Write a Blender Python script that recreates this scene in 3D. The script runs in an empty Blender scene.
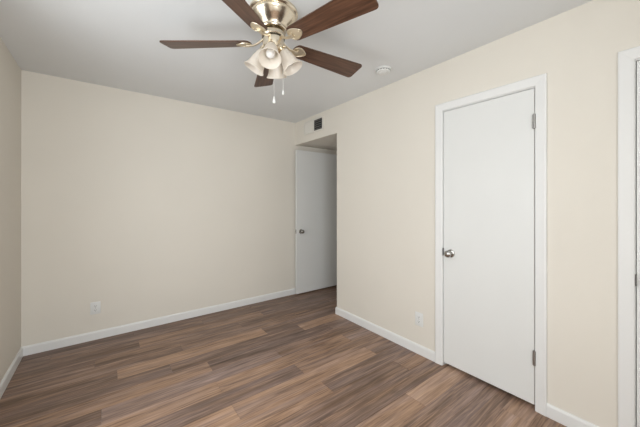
import bpy, bmesh, math, random
from mathutils import Vector, Matrix
random.seed(7)
S = bpy.context.scene
C = S.collection
PI = math.pi

# ------------------------------------------------------------------ camera
F_PX, YAW, HORIZON, CAM_H = 285.23, 0.6449, 201.47, 1.3183
cd = bpy.data.cameras.new('camera')
cam = bpy.data.objects.new('camera', cd); C.objects.link(cam)
cd.sensor_width = 36.0
cd.lens = F_PX / 640 * 36
cd.shift_y = (HORIZON - 213.5) / 640
cd.clip_start = 0.02
cam.location = (0, 0, CAM_H)
cam.rotation_euler = (PI / 2, 0, -YAW)
S.camera = cam

# room numbers (metres)
XL, XR, YB, YF, H = -0.5734, 2.1716, 3.4721, -0.85, 2.44
XE = 4.3                      # far end of the hall beyond the entry
WIN1 = (0.50, 2.10, 0.60, 2.05)      # left wall: y0 y1 z0 z1
WIN2 = (-0.45, 0.55, 0.60, 2.05)      # front wall: x0 x1 z0 z1

# ------------------------------------------------------------------ world, daylight, exposure
w = bpy.data.worlds.new('sky'); S.world = w
w.use_nodes = True
bg = w.node_tree.nodes['Background']
bg.inputs[0].default_value = (0.80, 0.90, 1.0, 1)
bg.inputs[1].default_value = 0.6

def daylight(name, loc, direction, sx, sy, power, col):
    l = bpy.data.lights.new(name, 'AREA')
    l.shape = 'RECTANGLE'; l.size = sx; l.size_y = sy
    l.energy = power; l.color = col
    o = bpy.data.objects.new(name, l); C.objects.link(o)
    o.location = loc
    o.rotation_euler = Vector(direction).to_track_quat('-Z', 'Y').to_euler()
    return o
daylight('daylight_left', (XL - 0.20, (WIN1[0] + WIN1[1]) / 2, 1.33), (1, 0, 0), 1.40, 1.60, 31, (0.955, 0.985, 1.0))
daylight('daylight_front', ((WIN2[0] + WIN2[1]) / 2, YF - 0.20, 1.33), (0, 1, 0), 1.00, 1.40, 56, (0.955, 0.985, 1.0))

S.view_settings.view_transform = 'Standard'
S.view_settings.look = 'None'
S.view_settings.exposure = 0.13
S.view_settings.gamma = 1.0
S.view_settings.use_curve_mapping = False

# ------------------------------------------------------------------ materials
def new_mat(name):
    m = bpy.data.materials.new(name); m.use_nodes = True
    return m, m.node_tree.nodes, m.node_tree.links, m.node_tree.nodes['Principled BSDF']

def paint(name, col, rough=0.6, bump=0.0, scale=120.0, spec=0.35, var=0.02):
    m, n, l, p = new_mat(name)
    tc = n.new('ShaderNodeTexCoord')
    nz = n.new('ShaderNodeTexNoise'); nz.inputs['Scale'].default_value = scale; nz.inputs['Detail'].default_value = 3
    l.new(tc.outputs['Object'], nz.inputs['Vector'])
    big = n.new('ShaderNodeTexNoise'); big.inputs['Scale'].default_value = 2.2; big.inputs['Detail'].default_value = 2
    l.new(tc.outputs['Object'], big.inputs['Vector'])
    mx = n.new('ShaderNodeMix'); mx.data_type = 'RGBA'
    mx.inputs[6].default_value = tuple(c * (1 - var) for c in col) + (1,)
    mx.inputs[7].default_value = tuple(min(1, c * (1 + var)) for c in col) + (1,)
    l.new(big.outputs['Fac'], mx.inputs[0])
    l.new(mx.outputs[2], p.inputs['Base Color'])
    p.inputs['Roughness'].default_value = rough
    p.inputs['Specular IOR Level'].default_value = spec
    if bump:
        b = n.new('ShaderNodeBump'); b.inputs['Strength'].default_value = bump; b.inputs['Distance'].default_value = 0.002
        l.new(nz.outputs['Fac'], b.inputs['Height']); l.new(b.outputs['Normal'], p.inputs['Normal'])
    return m

def metal(name, col, rough, scale=60):
    m, n, l, p = new_mat(name)
    p.inputs['Base Color'].default_value = col + (1,)
    p.inputs['Metallic'].default_value = 1.0
    tc = n.new('ShaderNodeTexCoord')
    nz = n.new('ShaderNodeTexNoise'); nz.inputs['Scale'].default_value = scale
    l.new(tc.outputs['Object'], nz.inputs['Vector'])
    mr = n.new('ShaderNodeMapRange'); mr.inputs['To Min'].default_value = rough * 0.8; mr.inputs['To Max'].default_value = rough * 1.2
    l.new(nz.outputs['Fac'], mr.inputs['Value']); l.new(mr.outputs['Result'], p.inputs['Roughness'])
    return m

M = {}
M['wall'] = paint('cream_wall_paint', (0.765, 0.724, 0.650), 0.75, 0.25, 90)
M['ceiling'] = paint('ceiling_paint', (0.77, 0.785, 0.79), 0.85, 0.3, 70)
M['trim'] = paint('white_trim_paint', (0.80, 0.80, 0.79), 0.38, 0.0)
M['door'] = paint('white_door_paint', (0.77, 0.775, 0.76), 0.42, 0.05, 40)
M['plastic'] = paint('white_plastic', (0.77, 0.775, 0.76), 0.35)
M['vent'] = paint('vent_enamel', (0.72, 0.69, 0.63), 0.5)
M['slot'] = paint('dark_slot', (0.03, 0.03, 0.03), 0.8)
M['shadow_grey'] = paint('vent_shadow_grey', (0.17, 0.17, 0.16), 0.7)  # grey with the shade of vent openings painted in
M['nickel'] = metal('satin_nickel', (0.46, 0.45, 0.43), 0.22)
M['hinge'] = metal('steel_hinge', (0.42, 0.41, 0.40), 0.35)
M['brass'] = metal('antique_brass', (0.80, 0.71, 0.57), 0.24)
M['dark_steel'] = metal('dark_steel', (0.13, 0.125, 0.12), 0.4)
M['iron'] = metal('brushed_brass', (0.78, 0.70, 0.56), 0.34)
M['dark_brass'] = metal('dark_ring', (0.10, 0.085, 0.06), 0.4)
M['chain'] = metal('bead_chain', (0.85, 0.84, 0.80), 0.3)

def glass_pane():
    m, n, l, p = new_mat('window_glass')
    out = n['Material Output']
    t = n.new('ShaderNodeBsdfTransparent'); g = n.new('ShaderNodeBsdfGlossy'); g.inputs['Roughness'].default_value = 0.02
    lw = n.new('ShaderNodeLayerWeight'); lw.inputs['Blend'].default_value = 0.5
    pw = n.new('ShaderNodeMath'); pw.operation = 'POWER'; pw.inputs[1].default_value = 5
    l.new(lw.outputs['Facing'], pw.inputs[0])
    f = n.new('ShaderNodeMath'); f.operation = 'MULTIPLY_ADD'; f.inputs[1].default_value = 0.9; f.inputs[2].default_value = 0.035
    l.new(pw.outputs[0], f.inputs[0])
    mx = n.new('ShaderNodeMixShader')
    l.new(f.outputs[0], mx.inputs[0]); l.new(t.outputs[0], mx.inputs[1]); l.new(g.outputs[0], mx.inputs[2])
    l.new(mx.outputs[0], out.inputs['Surface'])
    return m
M['glass'] = glass_pane()

def frosted(name, col, trans):
    m, n, l, p = new_mat(name)
    out = n['Material Output']
    p.inputs['Base Color'].default_value = col + (1,)
    p.inputs['Roughness'].default_value = 0.3
    tr = n.new('ShaderNodeBsdfTranslucent'); tr.inputs[0].default_value = col + (1,)
    tc = n.new('ShaderNodeTexCoord'); nz = n.new('ShaderNodeTexNoise'); nz.inputs['Scale'].default_value = 22; nz.inputs['Detail'].default_value = 4
    l.new(tc.outputs['Object'], nz.inputs['Vector'])
    mr = n.new('ShaderNodeMapRange'); mr.inputs['To Min'].default_value = trans - 0.12; mr.inputs['To Max'].default_value = trans + 0.12
    l.new(nz.outputs['Fac'], mr.inputs['Value'])
    mx = n.new('ShaderNodeMixShader')
    l.new(mr.outputs['Result'], mx.inputs[0]); l.new(p.outputs[0], mx.inputs[1]); l.new(tr.outputs[0], mx.inputs[2])
    l.new(mx.outputs[0], out.inputs['Surface'])
    return m
M['shade'] = frosted('alabaster_glass', (0.93, 0.88, 0.81), 0.45)
M['bulb'] = frosted('bulb_glass', (0.95, 0.94, 0.92), 0.3)
M['fob'] = frosted('white_fob', (0.92, 0.92, 0.90), 0.3)

def blade_wood():
    m, n, l, p = new_mat('walnut_blade')
    tc = n.new('ShaderNodeTexCoord')
    mp = n.new('ShaderNodeMapping'); mp.inputs['Scale'].default_value = (3.0, 45.0, 6.0)
    l.new(tc.outputs['Object'], mp.inputs['Vector'])
    nz = n.new('ShaderNodeTexNoise'); nz.inputs['Scale'].default_value = 1.6; nz.inputs['Detail'].default_value = 6; nz.inputs['Distortion'].default_value = 0.5
    l.new(mp.outputs[0], nz.inputs['Vector'])
    cr = n.new('ShaderNodeValToRGB')
    cr.color_ramp.elements[0].position = 0.3; cr.color_ramp.elements[0].color = (0.050, 0.022, 0.012, 1)
    cr.color_ramp.elements[1].position = 0.75; cr.color_ramp.elements[1].color = (0.150, 0.072, 0.042, 1)
    l.new(nz.outputs['Fac'], cr.inputs[0]); l.new(cr.outputs[0], p.inputs['Base Color'])
    p.inputs['Roughness'].default_value = 0.35
    return m
M['blade'] = blade_wood()

def floor_mat():
    m, n, l, p = new_mat('wood_plank_floor')
    at = n.new('ShaderNodeVertexColor'); at.layer_name = 'plank'
    sp = n.new('ShaderNodeSeparateColor'); l.new(at.outputs[0], sp.inputs[0])
    tc = n.new('ShaderNodeTexCoord')
    sh = n.new('ShaderNodeVectorMath'); sh.operation = 'SCALE'
    cmb = n.new('ShaderNodeCombineXYZ'); cmb.inputs[0].default_value = 1; cmb.inputs[1].default_value = 0.37; cmb.inputs[2].default_value = 0.71
    l.new(cmb.outputs[0], sh.inputs[0])
    k = n.new('ShaderNodeMath'); k.operation = 'MULTIPLY'; k.inputs[1].default_value = 60
    l.new(sp.outputs[2], k.inputs[0]); l.new(k.outputs[0], sh.inputs['Scale'])
    ad = n.new('ShaderNodeVectorMath'); ad.operation = 'ADD'
    l.new(tc.outputs['Object'], ad.inputs[0]); l.new(sh.outputs[0], ad.inputs[1])
    def noise(scale, sc, det, dist):
        mp = n.new('ShaderNodeMapping'); mp.inputs['Scale'].default_value = scale
        l.new(ad.outputs[0], mp.inputs['Vector'])
        z = n.new('ShaderNodeTexNoise'); z.inputs['Scale'].default_value = sc; z.inputs['Detail'].default_value = det; z.inputs['Distortion'].default_value = dist
        l.new(mp.outputs[0], z.inputs['Vector'])
        return z.outputs['Fac']
    def math_(op, a, b):
        x = n.new('ShaderNodeMath'); x.operation = op
        for i, v in enumerate((a, b)):
            if isinstance(v, (int, float)): x.inputs[i].default_value = v
            else: l.new(v, x.inputs[i])
        return x.outputs[0]
    broad = noise((0.9, 10, 1), 1.3, 4, 1.0)
    mid = noise((2.6, 22, 1), 1.5, 4, 1.2)        # narrower figure       # broad cathedral streaks
    fine = noise((2.4, 60, 1), 1.6, 5, 0.6)       # fine grain lines
    t = math_('ADD', sp.outputs[0], math_('MULTIPLY', math_('SUBTRACT', broad, 0.5), 0.62))
    t = math_('ADD', t, math_('MULTIPLY', math_('SUBTRACT', mid, 0.5), 0.42))
    t = math_('ADD', t, math_('MULTIPLY', math_('SUBTRACT', fine, 0.5), 0.90))
    cr = n.new('ShaderNodeValToRGB')
    e = cr.color_ramp.elements
    e[0].position = 0.0; e[0].color = (0.065, 0.038, 0.024, 1)
    e[1].position = 1.0; e[1].color = (0.62, 0.41, 0.27, 1)
    x = e.new(0.35); x.color = (0.172, 0.102, 0.065, 1)
    x = e.new(0.65); x.color = (0.395, 0.244, 0.158, 1)
    l.new(t, cr.inputs[0])
    cg = n.new('ShaderNodeValToRGB')
    e = cg.color_ramp.elements
    e[0].position = 0.0; e[0].color = (0.100, 0.066, 0.056, 1)
    e[1].position = 1.0; e[1].color = (0.62, 0.46, 0.41, 1)
    l.new(t, cg.inputs[0])
    g = math_('ADD', sp.outputs[1], math_('MULTIPLY', math_('SUBTRACT', noise((0.7, 9, 1), 1.7, 2, 0.5), 0.5), 1.5))
    gc = n.new('ShaderNodeClamp'); l.new(g, gc.inputs[0])
    mx = n.new('ShaderNodeMix'); mx.data_type = 'RGBA'
    l.new(gc.outputs[0], mx.inputs[0]); l.new(cr.outputs[0], mx.inputs[6]); l.new(cg.outputs[0], mx.inputs[7])
    l.new(mx.outputs[2], p.inputs['Base Color'])
    p.inputs['Roughness'].default_value = 0.42
    p.inputs['Specular IOR Level'].default_value = 0.4
    b = n.new('ShaderNodeBump'); b.inputs['Strength'].default_value = 0.15; b.inputs['Distance'].default_value = 0.001
    l.new(fine, b.inputs['Height']); l.new(b.outputs['Normal'], p.inputs['Normal'])
    return m
M['floor'] = floor_mat()

# ------------------------------------------------------------------ mesh helpers
def obj(name, bm, mat, parent=None, smooth=False, angle=35):
    bmesh.ops.recalc_face_normals(bm, faces=bm.faces)
    me = bpy.data.meshes.new(name); bm.to_mesh(me); bm.free()
    mats = mat if isinstance(mat, (list, tuple)) else [mat]
    for x in mats: me.materials.append(M[x])
    if smooth:
        me.shade_smooth()
        try: me.set_sharp_from_angle(angle=math.radians(angle))
        except Exception: pass
    o = bpy.data.objects.new(name, me); C.objects.link(o)
    if parent is not None: o.parent = parent
    return o

def struct(name, bm, mat, parent=None, **k):
    o = obj(name, bm, mat, parent, **k)
    if parent is None: o['kind'] = 'structure'
    return o

def tag(o, label, cat, group=None):
    o['label'] = label; o['category'] = cat
    if group: o['group'] = group
    return o

def empty(name, loc):
    o = bpy.data.objects.new(name, None); C.objects.link(o)
    o.location = loc; o.empty_display_size = 0.05
    return o

def box(bm, x0, x1, y0, y1, z0, z1, bev=0.0, mi=0):
    v = [bm.verts.new((x, y, z)) for x in (x0, x1) for y in (y0, y1) for z in (z0, z1)]
    fs = [bm.faces.new([v[i] for i in q]) for q in ((0, 1, 3, 2), (4, 6, 7, 5), (0, 4, 5, 1), (2, 3, 7, 6), (0, 2, 6, 4), (1, 5, 7, 3))]
    for f in fs: f.material_index = mi
    if bev:
        ed = list({e for f in fs for e in f.edges})
        r = bmesh.ops.bevel(bm, geom=ed, offset=bev, segments=2, affect='EDGES', profile=0.5)
        for f in r['faces']: f.material_index = mi
    return v

def lathe(bm, prof, seg=32, mat=Matrix.Identity(4), mi=0):
    rings = []
    for r, z in prof:
        if r < 1e-6: rings.append([bm.verts.new(mat @ Vector((0, 0, z)))])
        else: rings.append([bm.verts.new(mat @ Vector((r * math.cos(2 * PI * i / seg), r * math.sin(2 * PI * i / seg), z))) for i in range(seg)])
    for a, b in zip(rings, rings[1:]):
        for i in range(seg):
            j = (i + 1) % seg
            if len(a) == 1 and len(b) == 1: continue
            if len(a) == 1: f = bm.faces.new((a[0], b[i], b[j]))
            elif len(b) == 1: f = bm.faces.new((a[i], a[j], b[0]))
            else: f = bm.faces.new((a[i], a[j], b[j], b[i]))
            f.material_index = mi

def tube(bm, pts, rad, seg=10, flat=1.0):
    pts = [Vector(p) for p in pts]
    rs = rad if isinstance(rad, (list, tuple)) else [rad] * len(pts)
    rings = []; up = Vector((0, 0, 1))
    for i, p in enumerate(pts):
        t = (pts[min(i + 1, len(pts) - 1)] - pts[max(i - 1, 0)]).normalized()
        a = t.cross(up)
        if a.length < 1e-3: a = t.cross(Vector((1, 0, 0)))
        a.normalize(); b = a.cross(t).normalized()
        rings.append([bm.verts.new(p + rs[i] * (math.cos(2 * PI * k / seg) * a + flat * math.sin(2 * PI * k / seg) * b)) for k in range(seg)])
    for A, B in zip(rings, rings[1:]):
        for k in range(seg):
            bm.faces.new((A[k], A[(k + 1) % seg], B[(k + 1) % seg], B[k]))
    bm.faces.new(rings[0]); bm.faces.new(list(reversed(rings[-1])))

def prism(bm, outline, fn, d0, d1):
    """outline of 2-D points, fn(u, v, d) -> 3-D"""
    a = [bm.verts.new(fn(u, v, d0)) for u, v in outline]
    b = [bm.verts.new(fn(u, v, d1)) for u, v in outline]
    n = len(a)
    bm.faces.new(a); bm.faces.new(list(reversed(b)))
    for i in range(n): bm.faces.new((a[i], b[i], b[(i + 1) % n], a[(i + 1) % n]))

def sweep(bm, sections):
    """sections: list of equal-length lists of points, closed profile, capped"""
    R = [[bm.verts.new(p) for p in s] for s in sections]
    n = len(R[0])
    for A, B in zip(R, R[1:]):
        for i in range(n): bm.faces.new((A[i], B[i], B[(i + 1) % n], A[(i + 1) % n]))
    bm.faces.new(R[0]); bm.faces.new(list(reversed(R[-1])))

def wall_x(name, x0, x1, y0, y1, z0, z1, holes, mat='wall'):
    """wall slab of constant x with rectangular holes (y0,y1,z0,z1)"""
    bm = bmesh.new()
    ys = sorted({y0, y1, *[h[0] for h in holes], *[h[1] for h in holes]})
    for a, b in zip(ys, ys[1:]):
        m = (a + b) / 2
        hs = sorted([(h[2], h[3]) for h in holes if h[0] < m < h[1]])
        z = z0
        for lo, hi in hs:
            if lo > z + 1e-4: box(bm, x0, x1, a, b, z, lo)
            z = hi
        if z < z1 - 1e-4: box(bm, x0, x1, a, b, z, z1)
    return struct(name, bm, mat)

def wall_y(name, y0, y1, x0, x1, z0, z1, holes, mat='wall'):
    bm = bmesh.new()
    xs = sorted({x0, x1, *[h[0] for h in holes], *[h[1] for h in holes]})
    for a, b in zip(xs, xs[1:]):
        m = (a + b) / 2
        hs = sorted([(h[2], h[3]) for h in holes if h[0] < m < h[1]])
        z = z0
        for lo, hi in hs:
            if lo > z + 1e-4: box(bm, a, b, y0, y1, z, lo)
            z = hi
        if z < z1 - 1e-4: box(bm, a, b, y0, y1, z, z1)
    return struct(name, bm, mat)

# ------------------------------------------------------------------ shell
# closet doors: opening y0..y1 and head height
D2 = (0.612, 1.2516, 2.052)
D3 = (-0.434, 0.2085, 2.052)
YO, ZO = 2.5572, 2.123             # entry alcove starts here, its soffit
XA = 2.93                          # wall with the entry doorway
ENT = (2.625, 3.395, 0.0, 2.06)
T = 0.11

wall_x('wall_left', XL - T, XL, YF - T, YB + T, 0, H, [(WIN1[0], WIN1[1], WIN1[2], WIN1[3])])
wall_y('wall_back', YB, YB + T, XL, XE, 0, H, [])
wall_y('wall_front', YF - T, YF, XL, XE, 0, H, [WIN2])
wall_x('wall_right', XR, XR + T, YF, YB, 0, H, [(D2[0], D2[1], 0, D2[2]), (D3[0], D3[1], 0, D3[2]), (YO, YB, 0, ZO)])
wall_y('wall_alcove', YO - T, YO, XR + T, XE, 0, H, [])
wall_x('wall_entry', XA, XA + T, YO, YB, 0, ZO, [ENT])
wall_x('wall_hall', XE, XE + T, YF - T, YB + T, 0, H, [])
wall_x('wall_closet', 2.90, 2.95, YF, YO - T, 0, H, [])
wall_y('wall_divider', 0.36, 0.42, XR + T, 2.90, 0, H, [])
bm = bmesh.new(); box(bm, XR + T, XE, YO, YB, ZO, ZO + 0.06)
struct('ceiling_alcove', bm, 'wall')
bm = bmesh.new(); box(bm, XL - T, XE + T, YF - T, YB + T, H, H + 0.1)
struct('ceiling', bm, 'ceiling')

# floor: planks 0.152 x 1.22 m running across the room
known = {   # row: (joint x, [tone,grey] left of it, right of it, beyond next joint)
    0: (0.072, (.36, .25), (.60, .05), (.36, .40)),
    1: (1.635, (.33, .30), (.64, .15), (.50, .2)),
    2: (0.668, (.52, .05), (.24, .45), (.42, .5)),
    3: (-0.02, (.30, .3), (.40, .62), (.42, .2)),
    4: (0.645, (.60, .10), (.55, .0), (.44, .45)),
    5: (0.000, (.30, .3), (.33, .42), (.48, .15)),
    6: (0.654, (.66, .08), (.60, .18), (.44, .3)),
    7: (1.262, (.58, .0), (.36, .40), (.36, .3)),
    8: (0.680, (.42, .25), (.37, .25), (.48, .08)),  # near rows: grey also tints in the light's mauve cast
    9: (1.020, (.40, .25), (.37, .25), (.37, .22)),
    10: (1.646, (.54, .10), (.72, .25), (.6, .2)),
    11: (1.050, (.5, .1), (.46, .28), (.46, .25)),
    12: (1.020, (.5, .1), (.43, .32), (.43, .30)),
    13: (0.800, (.5, .3), (.58, .22), (.56, .2)),
    -1: (0.55, (.42, .2), (.40, .25), (.42, .2)),
    -2: (1.15, (.38, .25), (.36, .35), (.40, .3)),
    -3: (0.25, (.34, .2), (.48, .1), (.34, .4)),
    -4: (0.85, (.38, .3), (.34, .3), (.38, .3)),
    -5: (1.45, (.32, .2), (.36, .2), (.34, .2)),
}
PW, PL = 0.1524, 1.22
bm = bmesh.new()
lay = bm.loops.layers.float_color.new('plank')
def plank(x0, x1, y0, y1, col):
    g, d = 0.0005, 0.0016
    x0 += g; x1 -= g; y0 += g; y1 -= g
    b = 0.0006
    lo = [bm.verts.new(p) for p in ((x0, y0, -d), (x1, y0, -d), (x1, y1, -d), (x0, y1, -d))]
    hi = [bm.verts.new(p) for p in ((x0 + b, y0 + b, 0), (x1 - b, y0 + b, 0), (x1 - b, y1 - b, 0), (x0 + b, y1 - b, 0))]
    fs = [bm.faces.new(hi)] + [bm.faces.new((lo[i], lo[(i + 1) % 4], hi[(i + 1) % 4], hi[i])) for i in range(4)]
    for f in fs:
        for lp in f.loops: lp[lay] = col
X0, X1, Y0, Y1 = XL - 0.02, XE + 0.02, YF - 0.02, YB + 0.02
for r in range(-7, 25):
    yt = 2.5836 - (r - 1) * PW; yb = yt - PW
    yb, yt = max(yb, Y0), min(yt, Y1)
    if yt - yb < 0.004: continue
    j = known[r][0] if r in known else random.uniform(0, PL)
    n0 = math.floor((X0 - j) / PL); k = n0
    while j + k * PL < X1:
        a, b = max(j + k * PL, X0), min(j + (k + 1) * PL, X1)
        if r in known and k <= 1: t, g = known[r][max(1 + k + 1, 1)]
        else: t, g = random.uniform(.32, .62), random.uniform(0, .4)
        if b - a > 0.004: plank(a, b, yb, yt, (t, g, random.random(), 1))
        k += 1
vs = [bm.verts.new(p) for p in ((X0 - .1, Y0 - .1, -.0016), (X1 + .1, Y0 - .1, -.0016), (X1 + .1, Y1 + .1, -.0016), (X0 - .1, Y1 + .1, -.0016))]
f = bm.faces.new(vs)
for lp in f.loops: lp[lay] = (0, .3, .5, 1)
box(bm, X0 - .1, X1 + .1, Y0 - .1, Y1 + .1, -.1, -.0017)
struct('floor', bm, 'floor')

# ------------------------------------------------------------------ baseboards
BH, BT = 0.080, 0.013
def bprof(inner):          # (distance from wall, z)
    return [(-0.001, 0), (BT, 0), (BT, BH - .014), (BT - .003, BH - .006), (BT * .45, BH), (-0.001, BH)]
def base_run(bm, pts):
    """pts: list of (x, y, nx, ny): corner point on the wall and the (mitred) direction into the room"""
    sweep(bm, [[Vector((x + nx * d, y + ny * d, z)) for d, z in bprof(0)] for x, y, nx, ny in pts])
bm = bmesh.new(); base_run(bm, [(XL, YF, 1, 1), (XL, YB, 1, -1)])
struct('baseboard_left', bm, 'trim')
bm = bmesh.new(); base_run(bm, [(XL, YB, 1, -1), (XA, YB, -1, -1)])
struct('baseboard_back', bm, 'trim')
CW = 0.060
bm = bmesh.new()
base_run(bm, [(XA, YO, -1, 1), (XR, YO, -1, 1), (XR, D2[1] - .01 + CW, -1, 0)])
base_run(bm, [(XR, D2[0] + .01 - CW, -1, 0), (XR, D3[1] - .01 + CW, -1, 0)])
base_run(bm, [(XR, D3[0] + .01 - CW, -1, 0), (XR, YF, -1, 1)])
struct('baseboard_right', bm, 'trim')
bm = bmesh.new(); base_run(bm, [(XR, YF, -1, 1), (XL, YF, 1, 1)])
struct('baseboard_front', bm, 'trim')

# ------------------------------------------------------------------ door casings (trim_n) and jambs
CPROF = [(0, -.001), (0, .0085), (.004, .0115), (.012, .0120), (.036, .0145), (.050, .0160), (.057, .0150), (CW, .0115), (CW, -.001)]
def casing(name, y0, y1, zt, jamb_depth=T):
    """y0<y1 rough opening; casing starts 10 mm inside it (the jamb edge shows 5 mm)"""
    bm = bmesh.new()
    a, b, z = y0 + .010, y1 - .010, zt - .006
    secs = []
    for (yy, zz, sy, sz) in ((b, 0, 1, 0), (b, z, 1, 1), (a, z, -1, 1), (a, 0, -1, 0)):
        secs.append([Vector((XR - t, yy + sy * u, zz + sz * u)) for u, t in CPROF])
    sweep(bm, secs)
    t = struct(name, bm, 'trim')
    bm = bmesh.new()                                    # jamb lining and stop
    j = .014
    box(bm, XR - .0005, XR + jamb_depth, y0 - .001, y0 + j - .0015, 0, zt - .0005)
    box(bm, XR - .0005, XR + jamb_depth, y1 - j + .0015, y1 + .001, 0, zt - .0005)
    box(bm, XR - .0005, XR + jamb_depth, y0 + j - .0015, y1 - j + .0015, zt - .011, zt + .001)
    box(bm, XR + .044, XR + .058, y0 + j - .0016, y0 + j + .010, 0, zt - .010)
    box(bm, XR + .044, XR + .058, y1 - j - .010, y1 - j + .0016, 0, zt - .010)
    box(bm, XR + .044, XR + .058, y0 + j + .010, y1 - j - .010, zt - .022, zt - .010)
    obj('jamb', bm, 'trim', t)
    return t
trim_a = casing('trim_1', *D2)
trim_b = casing('trim_2', *D3)

def knob_mesh(loc, axis, side=1):
    """round passage knob; axis = outward direction"""
    bm = bmesh.new()
    q = Vector(axis).to_track_quat('Z', 'Y').to_matrix().to_4x4()
    mt = Matrix.Translation(loc) @ q
    lathe(bm, [(0, -.004), (.031, -.004), (.032, .002), (.030, .006), (.020, .010), (.012, .012), (.0105, .020), (.0115, .027), (.019, .033), (.0255, .040), (.0275, .047), (.0265, .054), (.021, .060), (.012, .0635), (0, .0645)], 32, mt)
    return bm

def hinge_mesh(x, y, z, n=(-1, 0)):
    bm = bmesh.new()
    L = .089
    for k in range(5):
        z0 = z - L / 2 + k * L / 5
        lathe(bm, [(0, z0 + .0005), (.0092, z0 + .0005), (.0092, z0 + L / 5 - .0005), (0, z0 + L / 5 - .0005)], 14, Matrix.Translation((x, y, 0)))
    lathe(bm, [(0, z + L / 2), (.0045, z + L / 2), (.005, z + L / 2 + .003), (0, z + L / 2 + .006)], 12, Matrix.Translation((x, y, 0)))
    lathe(bm, [(0, z - L / 2 - .006), (.005, z - L / 2 - .003), (.0045, z - L / 2), (0, z - L / 2)], 12, Matrix.Translation((x, y, 0)))
    return bm

def closet_door(name, y0, y1, zt):
    bm = bmesh.new()
    box(bm, XR + .004, XR + .040, y0 + .0165, y1 - .0155, .027, zt - .014, .0015)
    d = struct(name, bm, 'door')
    k = obj('door_knob', knob_mesh((XR + .004, y1 - .075, .909), (-1, 0, 0)), 'nickel', d, smooth=True)
    for z in (1.824, .330):
        obj('door_hinge', hinge_mesh(XR - .0105, y0 + .0135, z), 'hinge', d, smooth=True)
    bm = bmesh.new(); box(bm, XR - .0060, XR + .030, y1 - .0160, y1 - .0118, .885, .945)
    obj('strike_plate', bm, 'dark_steel', d)
    return d
d2 = closet_door('door_2', *D2)
d3 = closet_door('door_3', *D3)

# entry door, standing open against the back wall inside the alcove
bm = bmesh.new()
box(bm, 2.138, 2.912, 3.385, 3.420, .020, 2.043, .0015)
d1 = struct('door_1', bm, 'door')
obj('door_knob', knob_mesh((2.206, 3.385, .895), (0, -1, 0)), 'nickel', d1, smooth=True)
bm = bmesh.new(); box(bm, 2.1365, 2.1395, 3.391, 3.414, .867, .924); box(bm, 2.127, 2.138, 3.396, 3.409, .888, .904, .002)
obj('latch_plate', bm, 'hinge', d1)
for z in (1.83, .25):
    obj('door_hinge', hinge_mesh(2.922, 3.383, z), 'hinge', d1, smooth=True)
# entry doorway lining
bm = bmesh.new()
box(bm, XA - .002, XA + T + .002, ENT[0] - .001, ENT[0] + .012, 0, ENT[3])
box(bm, XA + .0, XA + T + .002, ENT[1] - .012, ENT[1] + .001, 0, ENT[3])
box(bm, XA - .002, XA + T + .002, ENT[0], ENT[1], ENT[3] - .012, ENT[3] + .001)
struct('trim_3', bm, 'trim')

# ------------------------------------------------------------------ windows
def window_left(name):
    y0, y1, z0, z1 = WIN1
    bm = bmesh.new(); f = .045
    xa, xb = XL - T + .01, XL - .035
    box(bm, xa, xb, y0, y0 + f, z0, z1); box(bm, xa, xb, y1 - f, y1, z0, z1)
    box(bm, xa, xb, y0 + f, y1 - f, z0, z0 + f); box(bm, xa, xb, y0 + f, y1 - f, z1 - f, z1)
    ym = (y0 + y1) / 2
    box(bm, xa + .01, xb - .01, ym - .02, ym + .02, z0 + f, z1 - f)
    o = struct(name, bm, 'trim')
    bm = bmesh.new(); box(bm, xa + .030, xa + .034, y0 + f - .004, y1 - f + .004, z0 + f - .004, z1 - f + .004)
    obj('pane', bm, 'glass', o)
    bm = bmesh.new(); box(bm, XL - .036, XL + .025, y0 - .03, y1 + .03, z0 - .022, z0 + .0005, .003)
    obj('sill', bm, 'trim', o)
def window_front(name):
    x0, x1, z0, z1 = WIN2
    bm = bmesh.new(); f = .045
    ya, yb = YF - T + .01, YF - .035
    box(bm, x0, x0 + f, ya, yb, z0, z1); box(bm, x1 - f, x1, ya, yb, z0, z1)
    box(bm, x0 + f, x1 - f, ya, yb, z0, z0 + f); box(bm, x0 + f, x1 - f, ya, yb, z1 - f, z1)
    xm = (x0 + x1) / 2
    box(bm, xm - .02, xm + .02, ya + .01, yb - .01, z0 + f, z1 - f)
    o = struct(name, bm, 'trim')
    bm = bmesh.new(); box(bm, x0 + f - .004, x1 - f + .004, ya + .030, ya + .034, z0 + f - .004, z1 - f + .004)
    obj('pane', bm, 'glass', o)
    bm = bmesh.new(); box(bm, x0 - .03, x1 + .03, YF - .036, YF + .025, z0 - .022, z0 + .0005, .003)
    obj('sill', bm, 'trim', o)
window_left('window_1')
window_front('window_2')

# ------------------------------------------------------------------ ceiling fan
FX, FY, FZ = 0.7968, 1.5190, 2.2573       # blade plane centre
fan = tag(empty('ceiling_fan', (FX, FY, H)), 'brass hugger ceiling fan with five brown wooden blades and four frosted glass lights', 'ceiling fan')
def W(x, y, z): return Vector((x, y, z))
D = -H                                    # part coordinates are relative to the fan's top centre
bm = bmesh.new()
lathe(bm, [(.100, 0), (.141, 0), (.144, -.003), (.144, -.014), (.139, -.019), (.133, -.022), (.133, -.026), (.136, -.030), (.135, -.036), (.130, -.042),
           (.125, -.048), (.118, -.058), (.108, -.068), (.097, -.078), (.087, -.088), (.081, -.096), (.078, -.104), (.079, -.108), (.076, -.113), (.060, -.115), (0, -.115)], 56)
obj('motor_housing', bm, 'brass', fan, smooth=True)
bm = bmesh.new()
lathe(bm, [(0, -.114), (.052, -.114), (.055, -.118), (.056, -.126), (0, -.126)], 48)
obj('motor_neck', bm, 'dark_brass', fan, smooth=True)
bm = bmesh.new()
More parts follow.
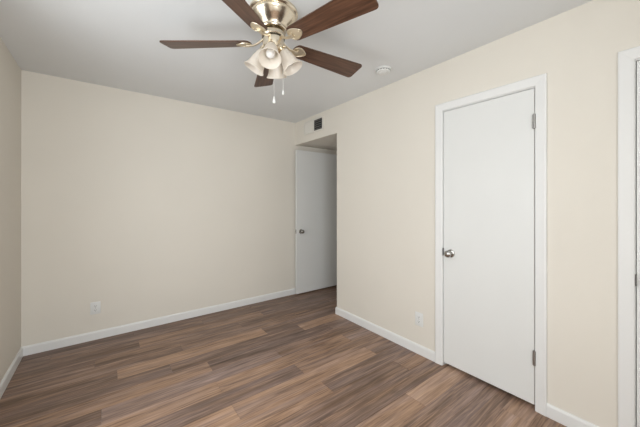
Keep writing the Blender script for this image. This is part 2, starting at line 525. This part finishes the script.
lathe(bm, [(0, -.125), (.062, -.125), (.067, -.128), (.069, -.134), (.069, -.148), (.064, -.154), (0, -.154)], 48)
obj('flywheel', bm, 'brass', fan, smooth=True)
bm = bmesh.new()
lathe(bm, [(0, -.153), (.060, -.153), (.066, -.155), (.067, -.158), (.066, -.162), (.060, -.163), (0, -.163)], 48)
obj('trim_ring', bm, 'dark_brass', fan, smooth=True)
bm = bmesh.new()
lathe(bm, [(0, -.162), (.060, -.162), (.063, -.165), (.063, -.215), (.059, -.223), (.046, -.232), (.034, -.240), (.026, -.252), (.014, -.258), (0, -.259)], 48)
obj('switch_housing', bm, 'brass', fan, smooth=True)

PITCH = math.radians(-13.5)
def blade_outline():
    r0, r1 = .132, .657
    pts = []
    # root, rounded
    wr, wt = .052, .075
    for k in range(9):
        a = PI / 2 + PI * k / 8
        pts.append((r0 + .030 + .030 * math.cos(a), wr * math.sin(a)))
    # lower edge to tip
    rc = .022
    for cx, cy, a0 in ((r1 - rc - .004, -wt + rc, -PI / 2), (r1 - rc - .004, wt - rc, 0)):
        for k in range(6):
            a = a0 + PI / 2 * k / 5
            pts.append((cx + rc * math.cos(a), cy + rc * math.sin(a)))
    return pts
def blade_mesh():
    bm = bmesh.new()
    prism(bm, blade_outline(), lambda u, v, d: Vector((u, v, d)), -.003, .003)
    return bm
def iron_mesh():
    bm = bmesh.new()
    # curved arm from flywheel to blade
    n = 10
    tube(bm, [(.055 + .105 * k / n, 0, .038 * (1 - k / n) ** 2 - .010 - .006 * math.sin(PI * k / n)) for k in range(n + 1)], [.012 - .003 * math.sin(PI * k / n) for k in range(n + 1)], 10, .6)
    # leaf-shaped plate under the blade: ring and rim
    def leaf(s):
        o = []
        for k in range(24):
            a = 2 * PI * k / 24
            u = .176 + s * .046 * math.cos(a)
            wv = s * .038 * math.sin(a) * (1 - .38 * math.cos(a))
            o.append((u, wv))
        return o
    prism(bm, leaf(.90), lambda u, v, d: Vector((u, v, d)), -.0060, -.0032)
    rim = [Vector((u, v, -.0065)) for u, v in leaf(.93)]
    tube(bm, rim + rim[:1], .0038, 8)
    for u, v in ((.160, .012), (.160, -.012), (.202, 0)):
        lathe(bm, [(0, -.0090), (.003, -.0085), (.0045, -.0070), (.0045, -.005), (0, -.005)], 12, Matrix.Translation((u, v, 0)))
    return bm
b_me = i_me = None
for k in range(5):
    az = 2.47004 - k * 2 * PI / 5
    if k == 0:
        b = obj('fan_blade', blade_mesh(), 'blade', fan); bv = None
        ir = obj('blade_iron', iron_mesh(), 'iron', b, smooth=True)
        b0, i0 = b, ir
    else:
        b = b0.copy(); C.objects.link(b); b.parent = fan
        ir = i0.copy(); C.objects.link(ir); ir.parent = b
    b.location = (0, 0, FZ - H)
    b.rotation_euler = (PITCH, 0, az)

# light kit: four arms with bell shades
def shade_prof():
    outer = [(.025, 0), (.030, .006), (.034, .018), (.039, .036), (.0435, .056), (.047, .076), (.051, .094), (.0575, .108), (.0645, .117)]
    inner = [(r - .003, z) for r, z in reversed(outer)]
    return outer + [(.0625, .1195)] + inner
def light_dir(az, tilt):
    return Vector((math.sin(tilt) * math.cos(az), math.sin(tilt) * math.sin(az), -math.cos(tilt)))
for k in range(4):
    az = math.radians(-128 + 90 * k)
    ca, sa = math.cos(az), math.sin(az)
    tilt = math.radians(30)
    d = light_dir(az, tilt)
    neck = Vector((.058 * ca, .058 * sa, -.232))
    bm = bmesh.new()
    P = []
    for q in range(9):
        t = q / 8
        P.append(Vector(((.054 + .006 * t + .016 * math.sin(PI * t)) * ca, (.054 + .006 * t + .016 * math.sin(PI * t)) * sa, -.198 - .020 * t)))
    P[-1] = neck - d * .014
    tube(bm, P, .0075, 12)
    mt = Matrix.Translation(neck - d * .018) @ d.to_track_quat('Z', 'Y').to_matrix().to_4x4()
    lathe(bm, [(0, -.004), (.014, -.003), (.020, .002), (.027, .012), (.029, .022), (.029, .028), (.026, .028), (.024, .018), (0, .017)], 28, mt)
    arm = obj('lamp_arm', bm, 'brass', fan, smooth=True)
    bm = bmesh.new()
    ms = Matrix.Translation(neck) @ d.to_track_quat('Z', 'Y').to_matrix().to_4x4()
    lathe(bm, shade_prof(), 40, ms)
    obj('lamp_shade', bm, 'shade', arm, smooth=True, angle=60)
    bm = bmesh.new()
    lathe(bm, [(0, .0), (.013, .0), (.013, .022), (.016, .034), (.023, .050), (.0265, .064), (.0245, .078), (.017, .088), (.008, .0925), (0, .0935)], 28, ms)
    obj('light_bulb', bm, 'bulb', arm, smooth=True)

def chain(px, py, z0, z1, fob):
    bm = bmesh.new()
    n = int((z0 - z1) / .006)
    for i in range(n):
        z = z0 - i * .006
        lathe(bm, [(0, z), (.0011, z - .0008), (.0015, z - .0022), (.0011, z - .0036), (.0005, z - .0044), (.0005, z - .006), (0, z - .0061)], 6, Matrix.Translation((px, py, 0)))
    c = obj('pull_chain', bm, 'chain', fan, smooth=True)
    bm = bmesh.new()
    lathe(bm, [(0, z1 + .003), (.0030, z1 + .002), (.0036, z1 - .004), (.006, z1 - .018), (.0085, z1 - .030), (.0085, z1 - .035), (.005, z1 - .039), (0, z1 - .040)] if fob else
              [(0, z1 + .002), (.003, z1), (.0045, z1 - .008), (.0065, z1 - .018), (.0065, z1 - .023), (.003, z1 - .026), (0, z1 - .027)], 20, Matrix.Translation((px, py, 0)))
    obj('pull_fob', bm, 'fob', c, smooth=True)
chain(.004, .000, -.258, -.500, True)
chain(.046, -.034, -.222, -.462, False)

# ------------------------------------------------------------------ smoke detector
sd = tag(empty('smoke_detector', (1.886, 1.614, H)), 'round white smoke detector on the ceiling beside the right wall', 'smoke detector')
bm = bmesh.new()
lathe(bm, [(0, 0), (.066, 0), (.067, -.003), (.066, -.010), (.062, -.012), (0, -.012)], 48)
obj('mounting_base', bm, 'plastic', sd, smooth=True)
bm = bmesh.new()
lathe(bm, [(0, -.011), (.054, -.011), (.057, -.013), (.059, -.020), (.057, -.026), (.050, -.030), (.044, -.0305), (.043, -.0285), (.036, -.0285), (.035, -.0320), (.024, -.0350), (0, -.036)], 48)
obj('cover', bm, 'plastic', sd, smooth=True)
bm = bmesh.new()
for k in range(16):
    a = 2 * PI * k / 16
    r = Matrix.Rotation(a, 4, 'Z')
    vs = box(bm, .0555, .0598, -.007, .007, -.0200, -.0145)
    bmesh.ops.transform(bm, matrix=r, verts=vs)
obj('vent_slots', bm, 'shadow_grey', sd)
bm = bmesh.new()
lathe(bm, [(0, -.0385), (.009, -.0380), (.010, -.0345), (0, -.034)], 20, Matrix.Translation((.0, -.012, 0)))
obj('test_button', bm, 'plastic', sd, smooth=True)

# ------------------------------------------------------------------ wall outlets
def outlet(name, loc, rz, label):
    o = tag(empty(name, loc), label, 'outlet', None)
    o.rotation_euler = (0, 0, rz)            # local -Y faces the room
    bm = bmesh.new(); box(bm, -.039, .039, -.006, .0005, -.058, .058, .0035)
    obj('cover_plate', bm, 'plastic', o, smooth=True)
    for z in (.0195, -.0195):
        bm = bmesh.new()
        pts = []
        for k in range(28):
            a = 2 * PI * k / 28
            pts.append((max(-.0165, min(.0165, .0175 * math.cos(a) * 1.1)), z + max(-.0135, min(.0135, .0175 * math.sin(a)))))
        prism(bm, pts, lambda u, v, d: Vector((u, d, v)), -.0082, -.004)
        rc = obj('receptacle', bm, 'plastic', o)
        bm = bmesh.new()
        box(bm, -.0078, -.0054, -.0084, -.0070, z - .002, z + .0065); box(bm, .0054, .0078, -.0084, -.0070, z - .001, z + .0055)
        lathe(bm, [(0, -.0002), (.0026, -.0002), (.0026, .0012), (0, .0012)], 12, Matrix.Translation((0, -.0082, z - .0075)) @ Matrix.Rotation(-PI / 2, 4, 'X'))
        obj('slot', bm, 'slot', rc)
    bm = bmesh.new()
    lathe(bm, [(0, -.0015), (.0028, -.0012), (.0034, .0004), (0, .0006)], 12, Matrix.Translation((0, -.006, 0)) @ Matrix.Rotation(-PI / 2, 4, 'X'))
    obj('screw', bm, 'hinge', o, smooth=True)
    return o
outlet('wall_outlet', (-.076, YB, .300), 0, 'white duplex outlet low on the far left wall facing the camera')
outlet('wall_outlet', (XR, 1.457, .300), -PI / 2, 'white duplex outlet low on the right wall beside the closed white door')

# ------------------------------------------------------------------ air register above the alcove opening
ve = tag(empty('air_vent', (XR, 3.021, 2.303)), 'small cream air vent register above the open doorway alcove', 'air vent')
ve.rotation_euler = (0, 0, -PI / 2)          # local x = -world y, local -y faces the room
bm = bmesh.new()
hw, hh = .222, .089
# frame with a bevelled lip, left bank closed by a plain panel
for (x0, x1, z0, z1) in ((-hw, -.186, -hh, hh), (.186, hw, -hh, hh), (-.186, .186, -hh, -.068), (-.186, .186, .068, hh), (-.004, .012, -.068, .068)):
    box(bm, x0, x1, -.008, .0005, z0, z1, .0018)
obj('register_frame', bm, 'vent', ve)
bm = bmesh.new()
for k in range(9):
    x = -.186 + (k + .5) * .182 / 9
    vs = box(bm, -.0118, .0118, -.0012, .0012, -.068, .068)
    bmesh.ops.transform(bm, matrix=Matrix.Translation((x, -.001, 0)) @ Matrix.Rotation(math.radians(28), 4, 'Z'), verts=vs)
obj('closed_louvers', bm, 'vent', ve)
bm = bmesh.new()
box(bm, .010, .187, -.0022, -.0004, -.069, .069)
obj('throat_shadow', bm, 'slot', ve)  # dark plate on the wall, painted shade in place of a real opening
bm = bmesh.new()
for k in range(5):
    z = -.068 + (k + .5) * .136 / 5
    vs = box(bm, .0125, .1855, -.0042, .0042, -.0009, .0009)
    bmesh.ops.transform(bm, matrix=Matrix.Translation((0, -.0052, z)) @ Matrix.Rotation(math.radians(-35), 4, 'X'), verts=vs)
obj('open_louvers', bm, 'shadow_grey', ve)  # same register's louvers, coloured darker for the shade on this bank
